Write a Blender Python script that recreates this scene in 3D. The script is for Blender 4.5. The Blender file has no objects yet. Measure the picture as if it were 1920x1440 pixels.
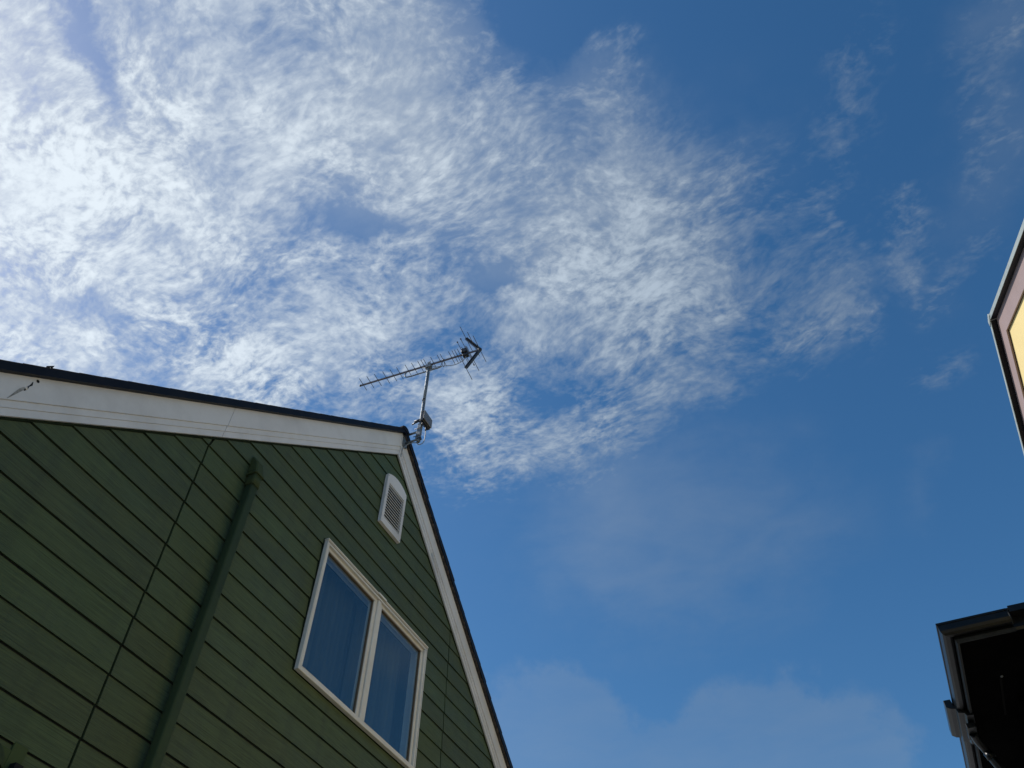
import bpy, bmesh, math, random
from mathutils import Vector, Matrix
random.seed(7)
R = math.radians
SC = bpy.context.scene
COL = SC.collection
EYE = 1.6                       # the photographer's eye above the paving

# ------------------------------------------------------------------ camera
cam_d = bpy.data.cameras.new('camera'); cam = bpy.data.objects.new('camera', cam_d); COL.objects.link(cam)
cam_d.sensor_width = 36.0; cam_d.lens = 28.29; cam_d.clip_start = 0.05; cam_d.clip_end = 3000
cr = Vector((0.91029889, 0.41385693, 0.00885316)); cu = Vector((0.31614641, -0.70886777, 0.63052195)); cf = Vector((-0.2672216, 0.57116453, 0.77612093))
cm = Matrix((cr, cu, -cf)).transposed().to_4x4(); cm.translation = Vector((0, 0, EYE)); cam.matrix_world = cm
SC.camera = cam

# ------------------------------------------------------------------ light
SUN_AZ, SUN_EL = -98.0, 42.0    # azimuth clockwise from +Y
sd = Vector((math.sin(R(SUN_AZ))*math.cos(R(SUN_EL)), math.cos(R(SUN_AZ))*math.cos(R(SUN_EL)), math.sin(R(SUN_EL))))
sun_d = bpy.data.lights.new('sun', 'SUN'); sun_d.energy = 4.5; sun_d.angle = R(0.6); sun_d.color = (1.0, 0.95, 0.88)
sun = bpy.data.objects.new('sun', sun_d); COL.objects.link(sun)
sun.rotation_euler = sd.to_track_quat('Z', 'Y').to_euler()
vs = SC.view_settings
vs.view_transform = 'Standard'; vs.look = 'None'; vs.gamma = 1.0; vs.use_curve_mapping = False
vs.exposure = 0.0

# ------------------------------------------------------------------ sky with its sheet of broken high cloud
world = bpy.data.worlds.new('World'); SC.world = world; world.use_nodes = True
wt = world.node_tree; wt.nodes.clear()
def N(t, **kw):
    n = wt.nodes.new(t)
    for k, v in kw.items(): setattr(n, k, v)
    return n
def wire(src, dst):
    if isinstance(src, (int, float)): dst.default_value = src
    elif isinstance(src, tuple): dst.default_value = src
    else: wt.links.new(src, dst)
def M(op, a, b=0.0, c=0.0, clamp=False):
    n = N('ShaderNodeMath', operation=op, use_clamp=clamp)
    wire(a, n.inputs[0]); wire(b, n.inputs[1]); wire(c, n.inputs[2]); return n.outputs[0]
def VM(op, a, b=(0, 0, 0)):
    n = N('ShaderNodeVectorMath', operation=op); wire(a, n.inputs[0]); wire(b, n.inputs[1]); return n
def MR(v, a, b, c=0.0, d=1.0, sm=True):
    n = N('ShaderNodeMapRange', interpolation_type='SMOOTHSTEP' if sm else 'LINEAR'); n.clamp = True
    wire(v, n.inputs[0]); wire(a, n.inputs[1]); wire(b, n.inputs[2]); wire(c, n.inputs[3]); wire(d, n.inputs[4]); return n.outputs[0]
def MIX(f, a, b):
    n = N('ShaderNodeMix', data_type='RGBA'); wire(f, n.inputs[0]); wire(a, n.inputs[6]); wire(b, n.inputs[7]); return n.outputs[2]
def NOISE(v, sc, det=4.0, ro=0.55, dist=0.0, loc=(0, 0, 0), rot=0.0, stretch=(1, 1, 1)):
    m = N('ShaderNodeMapping'); m.inputs['Location'].default_value = loc; m.inputs['Rotation'].default_value = (0, 0, R(rot)); m.inputs['Scale'].default_value = stretch
    wire(v, m.inputs[0])
    n = N('ShaderNodeTexNoise', noise_dimensions='3D'); wire(m.outputs[0], n.inputs['Vector'])
    n.inputs['Scale'].default_value = sc; n.inputs['Detail'].default_value = det; n.inputs['Roughness'].default_value = ro; n.inputs['Distortion'].default_value = dist
    return n
tc = N('ShaderNodeTexCoord'); DIR = tc.outputs['Generated']
sky = N('ShaderNodeTexSky'); sky.sky_type = 'NISHITA'; sky.sun_disc = False
sky.sun_elevation = R(SUN_EL); sky.sun_rotation = R(SUN_AZ)
sky.altitude = 0; sky.air_density = 1.0; sky.dust_density = 0.6; sky.ozone_density = 3.0
hs = N('ShaderNodeHueSaturation'); hs.inputs['Hue'].default_value = 0.496; hs.inputs['Saturation'].default_value = 1.26; hs.inputs['Value'].default_value = 1.2
wt.links.new(sky.outputs[0], hs.inputs['Color'])
sep = N('ShaderNodeSeparateXYZ'); wt.links.new(DIR, sep.inputs[0])
zc = M('MAXIMUM', sep.outputs[2], 0.06)
PX = M('DIVIDE', sep.outputs[0], zc); PY = M('DIVIDE', sep.outputs[1], zc)
cp = N('ShaderNodeCombineXYZ'); wt.links.new(PX, cp.inputs[0]); wt.links.new(PY, cp.inputs[1]); P = cp.outputs[0]
# where the bank lies: soft lobes on the celestial sphere, (direction, frame, half widths, weight)
def lobes(table):
    acc = 0.0
    for (tx, ty, tz, ex, ey, ez, su, sv, amp) in table:
        m = N('ShaderNodeMapping', vector_type='TEXTURE')
        m.inputs['Location'].default_value = (tx, ty, tz); m.inputs['Rotation'].default_value = (ex, ey, ez); m.inputs['Scale'].default_value = (su, sv, 0.6)
        wt.links.new(DIRW, m.inputs[0])
        l = VM('LENGTH', m.outputs[0]).outputs['Value']
        g = MR(l, 0.0, 1.0, amp, 0.0)
        acc = g if isinstance(acc, float) else M('ADD', acc, g)
    return acc
# domain warp so that no lobe keeps a smooth outline
w1 = NOISE(DIR, 4.0, 3.0, 0.55); w2 = NOISE(DIR, 18.0, 4.0, 0.65)
wv = VM('SUBTRACT', w1.outputs['Color'], (0.5, 0.5, 0.5)).outputs[0]
s1 = N('ShaderNodeVectorMath', operation='SCALE'); wt.links.new(wv, s1.inputs[0]); s1.inputs['Scale'].default_value = 0.15
wv2 = VM('SUBTRACT', w2.outputs['Color'], (0.5, 0.5, 0.5)).outputs[0]
s2 = N('ShaderNodeVectorMath', operation='SCALE'); wt.links.new(wv2, s2.inputs[0]); s2.inputs['Scale'].default_value = 0.075
DIRW = VM('ADD', VM('ADD', DIR, s1.outputs[0]).outputs[0], s2.outputs[0]).outputs[0]
BANK = [
    (-0.533, 0.157, 0.831, -0.448, -0.397, 0.606, 0.416, 0.364, 1.000),
    (-0.651, 0.098, 0.753, -0.516, -0.524, 0.699, 0.213, 0.228, 0.400),
    (-0.246, 0.251, 0.936, -0.341, -0.114, 0.464, 0.260, 0.262, 0.450),
    (-0.199, 0.484, 0.852, -0.551, 0.014, 0.413, 0.325, 0.276, 0.600),
    (-0.011, 0.532, 0.847, -0.552, -0.103, -0.143, 0.256, 0.221, 0.450),
    (-0.129, 0.616, 0.777, -0.630, -0.277, -0.152, 0.188, 0.110, 0.450),
    (-0.347, 0.588, 0.731, -0.750, -0.057, 0.472, 0.171, 0.111, 0.600),
    (-0.471, 0.460, 0.753, -0.697, -0.190, 0.576, 0.227, 0.115, 0.450),
    (-0.676, 0.227, 0.701, -0.680, -0.447, 0.757, 0.216, 0.170, 0.500),
    (-0.725, -0.051, 0.687, -0.463, -0.695, 0.733, 0.295, 0.419, 0.800),
    (-0.517, 0.417, 0.748, -0.692, -0.239, 0.614, 0.288, 0.157, 0.400),
    (-0.245, 0.651, 0.719, -0.745, -0.211, 0.137, 0.131, 0.062, 0.350),
    (-0.341, 0.615, 0.711, -0.779, -0.044, 0.461, 0.092, 0.049, 0.320),
    (-0.075, 0.390, 0.918, -0.354, 0.209, 0.702, 0.206, 0.151, 0.300),
    (0.110, 0.604, 0.790, -0.632, -0.207, -0.454, 0.153, 0.089, 0.260),
    (-0.508, 0.043, 0.861, -0.312, -0.441, 0.561, 0.040, 0.068, -0.650),
    (-0.357, 0.349, 0.866, -0.499, -0.162, 0.510, 0.083, 0.035, -0.650),
    (-0.254, 0.468, 0.846, -0.561, -0.034, 0.442, 0.072, 0.039, -0.700),
    (-0.239, 0.589, 0.772, -0.689, 0.017, 0.406, 0.059, 0.040, -0.300),
    (-0.628, 0.270, 0.730, -0.742, -0.136, 1.018, 0.088, 0.029, -0.600),
    (-0.606, 0.325, 0.726, -0.690, -0.344, 0.691, 0.074, 0.030, -0.350),
    (-0.059, 0.254, 0.965, -0.259, 0.049, 0.411, 0.090, 0.085, -0.600),
    (-0.436, 0.076, 0.897, -0.289, -0.360, 0.529, 0.043, 0.065, -0.300),
    (-0.456, 0.356, 0.816, -0.577, -0.231, 0.569, 0.031, 0.019, -0.350),
    (0.190, 0.676, 0.712, -0.750, 0.235, -0.029, 0.085, 0.041, 0.280),
    (0.154, 0.533, 0.832, -0.525, -0.278, -0.723, 0.044, 0.052, 0.200),
    (0.217, 0.565, 0.796, -0.631, 0.171, -0.138, 0.045, 0.128, 0.240),
    (0.269, 0.585, 0.765, -0.242, 0.663, 0.758, 0.031, 0.121, 0.240),
    (-0.036, 0.310, 0.950, -0.318, 0.014, 0.159, 0.048, 0.095, 0.450),
    (0.323, 0.449, 0.833, -0.405, 0.436, 0.155, 0.075, 0.195, 0.290),
    (0.209, 0.412, 0.887, -0.237, 0.421, 0.567, 0.070, 0.155, 0.200),
]
VEIL = [
    (-0.265, 0.235, 0.935, -0.336, -0.137, 0.471, 0.186, 0.203, 0.950),
    (-0.505, 0.039, 0.862, -0.306, -0.441, 0.558, 0.056, 0.095, -0.600),
    (-0.357, 0.349, 0.866, -0.499, -0.162, 0.510, 0.077, 0.038, 0.100),
    (-0.172, 0.422, 0.890, -0.473, 0.014, 0.415, 0.263, 0.215, 0.550),
    (-0.065, 0.466, 0.882, -0.477, 0.117, 0.362, 0.218, 0.246, 0.420),
    (-0.499, 0.149, 0.853, -0.410, -0.375, 0.581, 0.356, 0.295, 0.600),
    (-0.038, 0.315, 0.948, -0.323, -0.014, 0.078, 0.053, 0.121, 0.200),
    (-0.057, 0.249, 0.967, -0.254, 0.049, 0.412, 0.083, 0.068, -0.400),
    (0.342, 0.440, 0.830, -0.434, 0.416, 0.056, 0.100, 0.242, 0.280),
    (0.114, 0.413, 0.903, -0.363, 0.260, 0.326, 0.111, 0.155, 0.120),
    (-0.146, 0.756, 0.638, -0.873, 0.112, 0.284, 0.318, 0.225, 0.420),
    (-0.178, 0.677, 0.715, -0.761, -0.163, 0.089, 0.165, 0.077, 0.150),
    (0.136, 0.767, 0.626, -0.853, 0.308, 0.083, 0.041, 0.098, 0.180),
    (0.233, 0.578, 0.782, -0.554, 0.404, 0.183, 0.098, 0.145, 0.160),
    (0.473, 0.706, 0.527, -0.890, 0.578, -0.174, 0.075, 0.108, 0.350),  # from here down: unseen cloud added for the window panes to reflect
    (0.569, 0.619, 0.541, -0.768, 0.718, -0.145, 0.060, 0.082, 0.400),
    (0.330, 0.834, 0.442, -1.076, 0.374, -0.182, 0.088, 0.119, 0.400),
]
LOW = [
    (-0.374, 0.812, 0.449, -1.106, -0.009, 0.427, 0.120, 0.134, 0.900),
    (-0.290, 0.846, 0.447, -1.107, 0.032, 0.346, 0.095, 0.124, 0.800),
    (-0.369, 0.860, 0.353, -1.210, -0.001, 0.405, 0.191, 0.144, 0.800),
    (-0.104, 0.902, 0.419, -1.136, 0.114, 0.168, 0.132, 0.128, 0.900),
    (-0.022, 0.915, 0.403, -1.151, 0.148, 0.089, 0.100, 0.138, 0.800),
    (-0.183, 0.905, 0.383, -1.176, 0.074, 0.230, 0.140, 0.114, 0.700),
    (-0.220, 0.927, 0.304, -1.262, 0.048, 0.249, 0.336, 0.126, 0.800),
    (-0.434, 0.873, 0.223, -1.346, -0.016, 0.457, 0.441, 0.145, 0.800),
]
bank = lobes(BANK); veil = lobes(VEIL); low = lobes(LOW)
# texture of the sheet: swirled mottles, finer and crisper towards the horizon
q1 = NOISE(P, 5.0, 1.0, 0.4, loc=(3.1, 1.7, 0))
qs = N('ShaderNodeVectorMath', operation='SCALE'); wt.links.new(VM('SUBTRACT', q1.outputs['Color'], (0.5, 0.5, 0.5)).outputs[0], qs.inputs[0]); qs.inputs['Scale'].default_value = 0.085
PW = VM('ADD', P, qs.outputs[0]).outputs[0]
big = NOISE(PW, 4.2, 4.0, 0.55, 0.2, (1.3, 4.2, 0), 25, (1.0, 1.4, 1)).outputs['Fac']
mot = NOISE(PW, 21.0, 5.0, 0.62, 0.35, (7.7, 2.1, 0), 35, (1.0, 1.45, 1)).outputs['Fac']
fin = NOISE(PW, 64.0, 3.0, 0.55, 0.3, (2.7, 9.1, 0), 30, (1.0, 1.5, 1)).outputs['Fac']
soft = NOISE(PW, 5.0, 6.0, 0.58, 0.0, (5.5, 0.4, 0), -35, (1.0, 1.3, 1)).outputs['Fac']
var = MR(soft, 0.36, 0.64, 0.55, 1.15)                                # some of the sheet is crisp, some is milky
grain = M('ADD', M('MULTIPLY', M('SUBTRACT', mot, 0.5), 1.05), M('MULTIPLY', M('SUBTRACT', fin, 0.5), 0.80))
tex = M('ADD', M('MULTIPLY', grain, var), M('MULTIPLY', M('SUBTRACT', big, 0.5), 1.15))
cov = M('ADD', M('MINIMUM', bank, 1.12), M('MULTIPLY', tex, M('MULTIPLY_ADD', bank, 1.1, 1.1)))
alpha = M('MULTIPLY_ADD', MR(cov, 0.05, 1.30, 0.0, 0.90), 0.62, M('MULTIPLY', MR(cov, 0.10, 1.5, 0.0, 0.92, False), 0.38))
alpha = M('MULTIPLY', alpha, MR(bank, 0.02, 0.30))
sf = M('MULTIPLY', MR(M('ADD', veil, M('MULTIPLY', M('SUBTRACT', soft, 0.5), 0.9)), 0.0, 1.5, 0.0, 1.0, False), MR(veil, 0.0, 0.3))
sf = M('MULTIPLY', sf, 0.66)
lw = M('MULTIPLY', MR(low, 0.16, 0.46), M('MULTIPLY_ADD', soft, 0.22, 0.075))
alpha = M('SUBTRACT', 1.0, M('MULTIPLY', M('MULTIPLY', M('SUBTRACT', 1.0, alpha), M('SUBTRACT', 1.0, sf)), M('SUBTRACT', 1.0, lw)))
sdn = VM('DOT_PRODUCT', DIR, (sd.x, sd.y, sd.z)).outputs['Value']
glow = MR(sdn, 0.35, 1.0, 0.0, 1.0)
thick = MR(cov, 0.4, 1.7)
bri = M('MULTIPLY', MR(glow, 0.0, 1.0, 4.6, 9.0, False), M('ADD', 0.80, M('MULTIPLY', thick, 0.26)))
cc = MIX(glow, (0.73, 0.90, 1.10, 1), (0.90, 0.99, 1.06, 1))
cs = N('ShaderNodeVectorMath', operation='SCALE'); wt.links.new(cc, cs.inputs[0]); wt.links.new(bri, cs.inputs['Scale'])
final = MIX(alpha, hs.outputs[0], cs.outputs[0])
bg = N('ShaderNodeBackground'); bg.inputs['Strength'].default_value = 0.1
out = N('ShaderNodeOutputWorld')
wt.links.new(final, bg.inputs['Color']); wt.links.new(bg.outputs[0], out.inputs[0])
world.cycles.sampling_method = 'MANUAL'; world.cycles.sample_map_resolution = 512

# ------------------------------------------------------------------ materials
def mat(name, base, rough=0.6, metal=0.0, spec=0.5, build=None):
    m = bpy.data.materials.new(name); m.use_nodes = True
    b = m.node_tree.nodes['Principled BSDF']
    b.inputs['Base Color'].default_value = (*base, 1); b.inputs['Roughness'].default_value = rough
    b.inputs['Metallic'].default_value = metal; b.inputs['Specular IOR Level'].default_value = spec
    if build: build(m.node_tree, b)
    return m
def tex_noise(t, sc, scale=(1, 1, 1), det=4.0, ro=0.55, coord='Object'):
    c = t.nodes.new('ShaderNodeTexCoord'); mp = t.nodes.new('ShaderNodeMapping'); mp.inputs['Scale'].default_value = scale
    t.links.new(c.outputs[coord], mp.inputs[0])
    n = t.nodes.new('ShaderNodeTexNoise'); n.inputs['Scale'].default_value = sc; n.inputs['Detail'].default_value = det; n.inputs['Roughness'].default_value = ro
    t.links.new(mp.outputs[0], n.inputs['Vector']); return n.outputs['Fac']
def ramp(t, f, stops):
    r = t.nodes.new('ShaderNodeValToRGB'); e = r.color_ramp.elements
    while len(e) < len(stops): e.new(0.5)
    for i, (p, c) in enumerate(stops): e[i].position = p; e[i].color = (*c, 1)
    t.links.new(f, r.inputs[0]); return r.outputs[0]
def mixc(t, f, a, b, mode='MIX'):
    n = t.nodes.new('ShaderNodeMix'); n.data_type = 'RGBA'; n.blend_type = mode
    for s, d in ((f, n.inputs[0]), (a, n.inputs[6]), (b, n.inputs[7])):
        if hasattr(s, 'links'): t.links.new(s, d)
        elif isinstance(s, tuple): d.default_value = (*s, 1)
        else: d.default_value = s
    return n.outputs[2]
def bump(t, b, h, dist, strength=1.0):
    n = t.nodes.new('ShaderNodeBump'); n.inputs['Distance'].default_value = dist; n.inputs['Strength'].default_value = strength
    t.links.new(h, n.inputs['Height']); t.links.new(n.outputs[0], b.inputs['Normal'])
def add_(t, a, b, k=1.0):
    n = t.nodes.new('ShaderNodeMath'); n.operation = 'MULTIPLY_ADD'; t.links.new(b, n.inputs[0]); n.inputs[1].default_value = k; t.links.new(a, n.inputs[2]); return n.outputs[0]
def dirt(base, dark, sc=6.0, lo=0.45, hi=0.75, bmp=0.0006):
    def f(t, b):
        n = tex_noise(t, sc, det=6.0, ro=0.65); g = tex_noise(t, 220.0, det=2.0)
        b_ = mixc(t, ramp(t, n, [(lo, (0, 0, 0)), (hi, (1, 1, 1))]), base, dark)
        t.links.new(b_, b.inputs['Base Color']); bump(t, b, add_(t, n, g, 0.6), bmp)
    return f
def siding_build(t, b):
    # moulded wood grain running along the board, each board a shade of its own, weathering blotches
    g1 = tex_noise(t, 1.0, (3.0, 2.6, 330.0), 3.0, 0.6); g2 = tex_noise(t, 1.0, (3.0, 7.0, 120.0), 3.0, 0.6)
    bl = tex_noise(t, 1.7, (1, 1, 1.6), 5.0, 0.6); patch = tex_noise(t, 0.9, (1, 1, 1), 2.0, 0.5)
    oi = t.nodes.new('ShaderNodeObjectInfo')
    c = ramp(t, bl, [(0.3, (0.056, 0.078, 0.027)), (0.5, (0.065, 0.088, 0.032)), (0.7, (0.077, 0.096, 0.039))])
    c = mixc(t, oi.outputs['Random'], c, (0.062, 0.091, 0.033)); 
    run = tex_noise(t, 1.0, (1, 9.0, 0.55), 4.0, 0.65)
    c = mixc(t, ramp(t, run, [(0.50, (0, 0, 0)), (0.78, (0.55, 0.55, 0.55))]), c, (0.040, 0.052, 0.028))
    hs_ = t.nodes.new('ShaderNodeHueSaturation'); mr = t.nodes.new('ShaderNodeMapRange'); mr.inputs[3].default_value = 0.93; mr.inputs[4].default_value = 1.07
    t.links.new(oi.outputs['Random'], mr.inputs[0]); t.links.new(mr.outputs[0], hs_.inputs['Value']); t.links.new(c, hs_.inputs['Color']); c = hs_.outputs[0]
    gg = add_(t, g1, g2, 0.6)
    c = mixc(t, 0.8, c, ramp(t, gg, [(0.55, (0.42, 0.44, 0.42)), (0.98, (1.35, 1.35, 1.3))]), 'MULTIPLY')
    t.links.new(c, b.inputs['Base Color'])
    s = t.nodes.new('ShaderNodeMath'); s.operation = 'MULTIPLY'; t.links.new(gg, s.inputs[0])
    t.links.new(ramp(t, patch, [(0.35, (0.35, 0.35, 0.35)), (0.65, (1, 1, 1))]), s.inputs[1])
    bump(t, b, s.outputs[0], 0.0035)
    r = ramp(t, bl, [(0.3, (0.55,)*3), (0.7, (0.75,)*3)]); t.links.new(r, b.inputs['Roughness'])
MA = {}
MA['siding'] = mat('green_siding', (0.075, 0.115, 0.056), 0.65, build=siding_build)
MA['green'] = mat('green_paint', (0.054, 0.072, 0.029), 0.65, spec=0.12, build=dirt((0.054, 0.072, 0.029), (0.038, 0.051, 0.024), 5.0))
MA['sealant_and_shadow'] = mat('green_sealant_and_shadow', (0.016, 0.024, 0.012), 0.9, spec=0.1, build=dirt((0.016, 0.024, 0.012), (0.008, 0.012, 0.007), 30.0))
MA['smooth'] = mat('green_smooth_sheet', (0.066, 0.09, 0.038), 0.7, spec=0.2, build=dirt((0.060, 0.086, 0.030), (0.048, 0.068, 0.026), 3.0))
MA['backing'] = mat('dark_backing', (0.012, 0.015, 0.011), 0.9)
MA['white'] = mat('white_board', (0.69, 0.675, 0.66), 0.6, build=dirt((0.70, 0.685, 0.67), (0.50, 0.485, 0.47), 2.6, 0.42, 0.85))
def cream_build(t, b):
    n = tex_noise(t, 9.0, det=5.0, ro=0.6); t.links.new(ramp(t, n, [(0.3, (0.66, 0.62, 0.54)), (0.75, (0.76, 0.73, 0.65))]), b.inputs['Base Color'])
MA['cream'] = mat('cream_aluminium', (0.68, 0.65, 0.58), 0.4, build=cream_build)
MA['bead'] = mat('brown_gasket', (0.16, 0.115, 0.070), 0.6)
MA['black'] = mat('black_metal', (0.007, 0.008, 0.012), 0.5, spec=0.2, build=dirt((0.006, 0.007, 0.011), (0.014, 0.014, 0.017), 7.0))
def shingle_build(t, b):
    n = tex_noise(t, 45.0, det=3.0); t.links.new(ramp(t, n, [(0.35, (0.012, 0.012, 0.015)), (0.6, (0.06, 0.045, 0.036)), (0.75, (0.12, 0.09, 0.07))]), b.inputs['Base Color']); bump(t, b, n, 0.004)
MA['shingle'] = mat('granular_shingle', (0.05, 0.04, 0.035), 0.9, build=shingle_build)
def galv_build(t, b):
    n = tex_noise(t, 60.0, det=3.0); t.links.new(ramp(t, n, [(0.3, (0.17, 0.19, 0.20)), (0.7, (0.27, 0.29, 0.30))]), b.inputs['Base Color'])
    t.links.new(ramp(t, n, [(0.3, (0.5,)*3), (0.7, (0.7,)*3)]), b.inputs['Roughness'])
MA['galv'] = mat('galvanised_steel', (0.55, 0.57, 0.58), 0.4, 0.75, build=galv_build)
MA['alu'] = mat('dull_aluminium', (0.15, 0.15, 0.17), 0.5, 0.5, build=lambda t, b: bump(t, b, tex_noise(t, 90.0), 0.0003))
MA['plastic'] = mat('black_plastic', (0.012, 0.013, 0.016), 0.4, build=dirt((0.012, 0.013, 0.016), (0.03, 0.03, 0.032), 20.0))
MA['greyp'] = mat('grey_plastic', (0.16, 0.16, 0.17), 0.45, build=dirt((0.16, 0.16, 0.17), (0.1, 0.1, 0.1), 15.0))
MA['rod'] = mat('oxidised_rod', (0.10, 0.10, 0.11), 0.5, 0.3)
MA['cable'] = mat('grey_cable', (0.22, 0.24, 0.26), 0.5)
MA['hole'] = mat('dark_hollow', (0.006, 0.006, 0.006), 0.9)
MA['gutter'] = mat('black_gutter', (0.003, 0.004, 0.005), 0.3, spec=0.25, build=dirt((0.0025, 0.0035, 0.0045), (0.006, 0.008, 0.009), 9.0))
MA['gutter_edge'] = mat('weathered_grey_lip', (0.014, 0.016, 0.018), 0.5, spec=0.15, build=dirt((0.016, 0.019, 0.021), (0.005, 0.006, 0.007), 14.0))
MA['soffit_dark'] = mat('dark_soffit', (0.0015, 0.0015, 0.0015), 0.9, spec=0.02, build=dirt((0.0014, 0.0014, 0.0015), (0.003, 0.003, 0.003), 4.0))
MA['seam'] = mat('dark_seam', (0.006, 0.006, 0.006), 0.9, spec=0.05)
MA['beige'] = mat('beige_render', (0.2, 0.18, 0.15), 0.85, build=dirt((0.17, 0.15, 0.12), (0.12, 0.105, 0.09), 5.0, bmp=0.002))
MA['yellow'] = mat('cream_yellow_board', (0.70, 0.55, 0.25), 0.7, build=dirt((0.71, 0.56, 0.25), (0.62, 0.48, 0.21), 2.0, 0.35, 0.9))
MA['pink'] = mat('dusty_rose_board', (0.28, 0.205, 0.195), 0.6, build=dirt((0.28, 0.205, 0.195), (0.23, 0.165, 0.155), 4.0, 0.4, 0.9))
MA['brown'] = mat('brown_trim', (0.09, 0.03, 0.022), 0.6)
MA['tin'] = mat('pale_sheet_metal', (0.30, 0.34, 0.33), 0.5, 0.1, build=dirt((0.31, 0.35, 0.34), (0.21, 0.24, 0.23), 12.0))
def stain_build(t, b):
    n = tex_noise(t, 28.0, det=5.0); t.links.new(ramp(t, n, [(0.3, (0.08, 0.078, 0.07)), (0.65, (0.40, 0.39, 0.36))]), b.inputs['Base Color'])
MA['stain'] = mat('grimy_white_board', (0.3, 0.3, 0.29), 0.8, build=stain_build)
def pave_build(t, b):
    n = tex_noise(t, 1.2, det=8.0, ro=0.7, coord='Object'); f = tex_noise(t, 160.0, det=3.0)
    t.links.new(mixc(t, 0.35, ramp(t, n, [(0.3, (0.28, 0.27, 0.25)), (0.75, (0.40, 0.385, 0.355))]), ramp(t, f, [(0.3, (0.10,)*3), (0.7, (0.33,)*3)])), b.inputs['Base Color']); bump(t, b, f, 0.003)
MA['paving'] = mat('grey_concrete', (0.22, 0.215, 0.20), 0.9, build=pave_build)
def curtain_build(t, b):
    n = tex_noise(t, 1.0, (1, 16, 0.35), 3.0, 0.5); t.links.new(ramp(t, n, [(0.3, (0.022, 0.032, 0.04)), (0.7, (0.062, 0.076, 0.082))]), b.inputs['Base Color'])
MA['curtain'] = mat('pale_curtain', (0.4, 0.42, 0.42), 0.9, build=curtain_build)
MA['room'] = mat('dim_room', (0.16, 0.16, 0.16), 0.9)
def glass():
    m = bpy.data.materials.new('window_glass'); m.use_nodes = True; t = m.node_tree; t.nodes.clear()
    o = t.nodes.new('ShaderNodeOutputMaterial'); mx = t.nodes.new('ShaderNodeMixShader'); tr = t.nodes.new('ShaderNodeBsdfTransparent'); gl = t.nodes.new('ShaderNodeBsdfGlossy')
    fr = t.nodes.new('ShaderNodeFresnel'); gm = t.nodes.new('ShaderNodeNewGeometry'); io = t.nodes.new('ShaderNodeMapRange'); io.inputs[3].default_value = 1.8; io.inputs[4].default_value = 1/1.8
    t.links.new(gm.outputs['Backfacing'], io.inputs[0]); t.links.new(io.outputs[0], fr.inputs['IOR'])
    tr.inputs['Color'].default_value = (0.92, 0.96, 0.97, 1); gl.inputs['Roughness'].default_value = 0.015; gl.inputs['Color'].default_value = (0.86, 0.88, 0.84, 1)
    n = tex_noise(t, 1.3, det=1.0); bp = t.nodes.new('ShaderNodeBump'); bp.inputs['Distance'].default_value = 0.004; bp.inputs['Strength'].default_value = 0.35
    t.links.new(n, bp.inputs['Height']); t.links.new(bp.outputs[0], gl.inputs['Normal'])
    t.links.new(fr.outputs[0], mx.inputs[0]); t.links.new(tr.outputs[0], mx.inputs[1]); t.links.new(gl.outputs[0], mx.inputs[2]); t.links.new(mx.outputs[0], o.inputs[0]); return m
MA['glass'] = glass()

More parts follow.
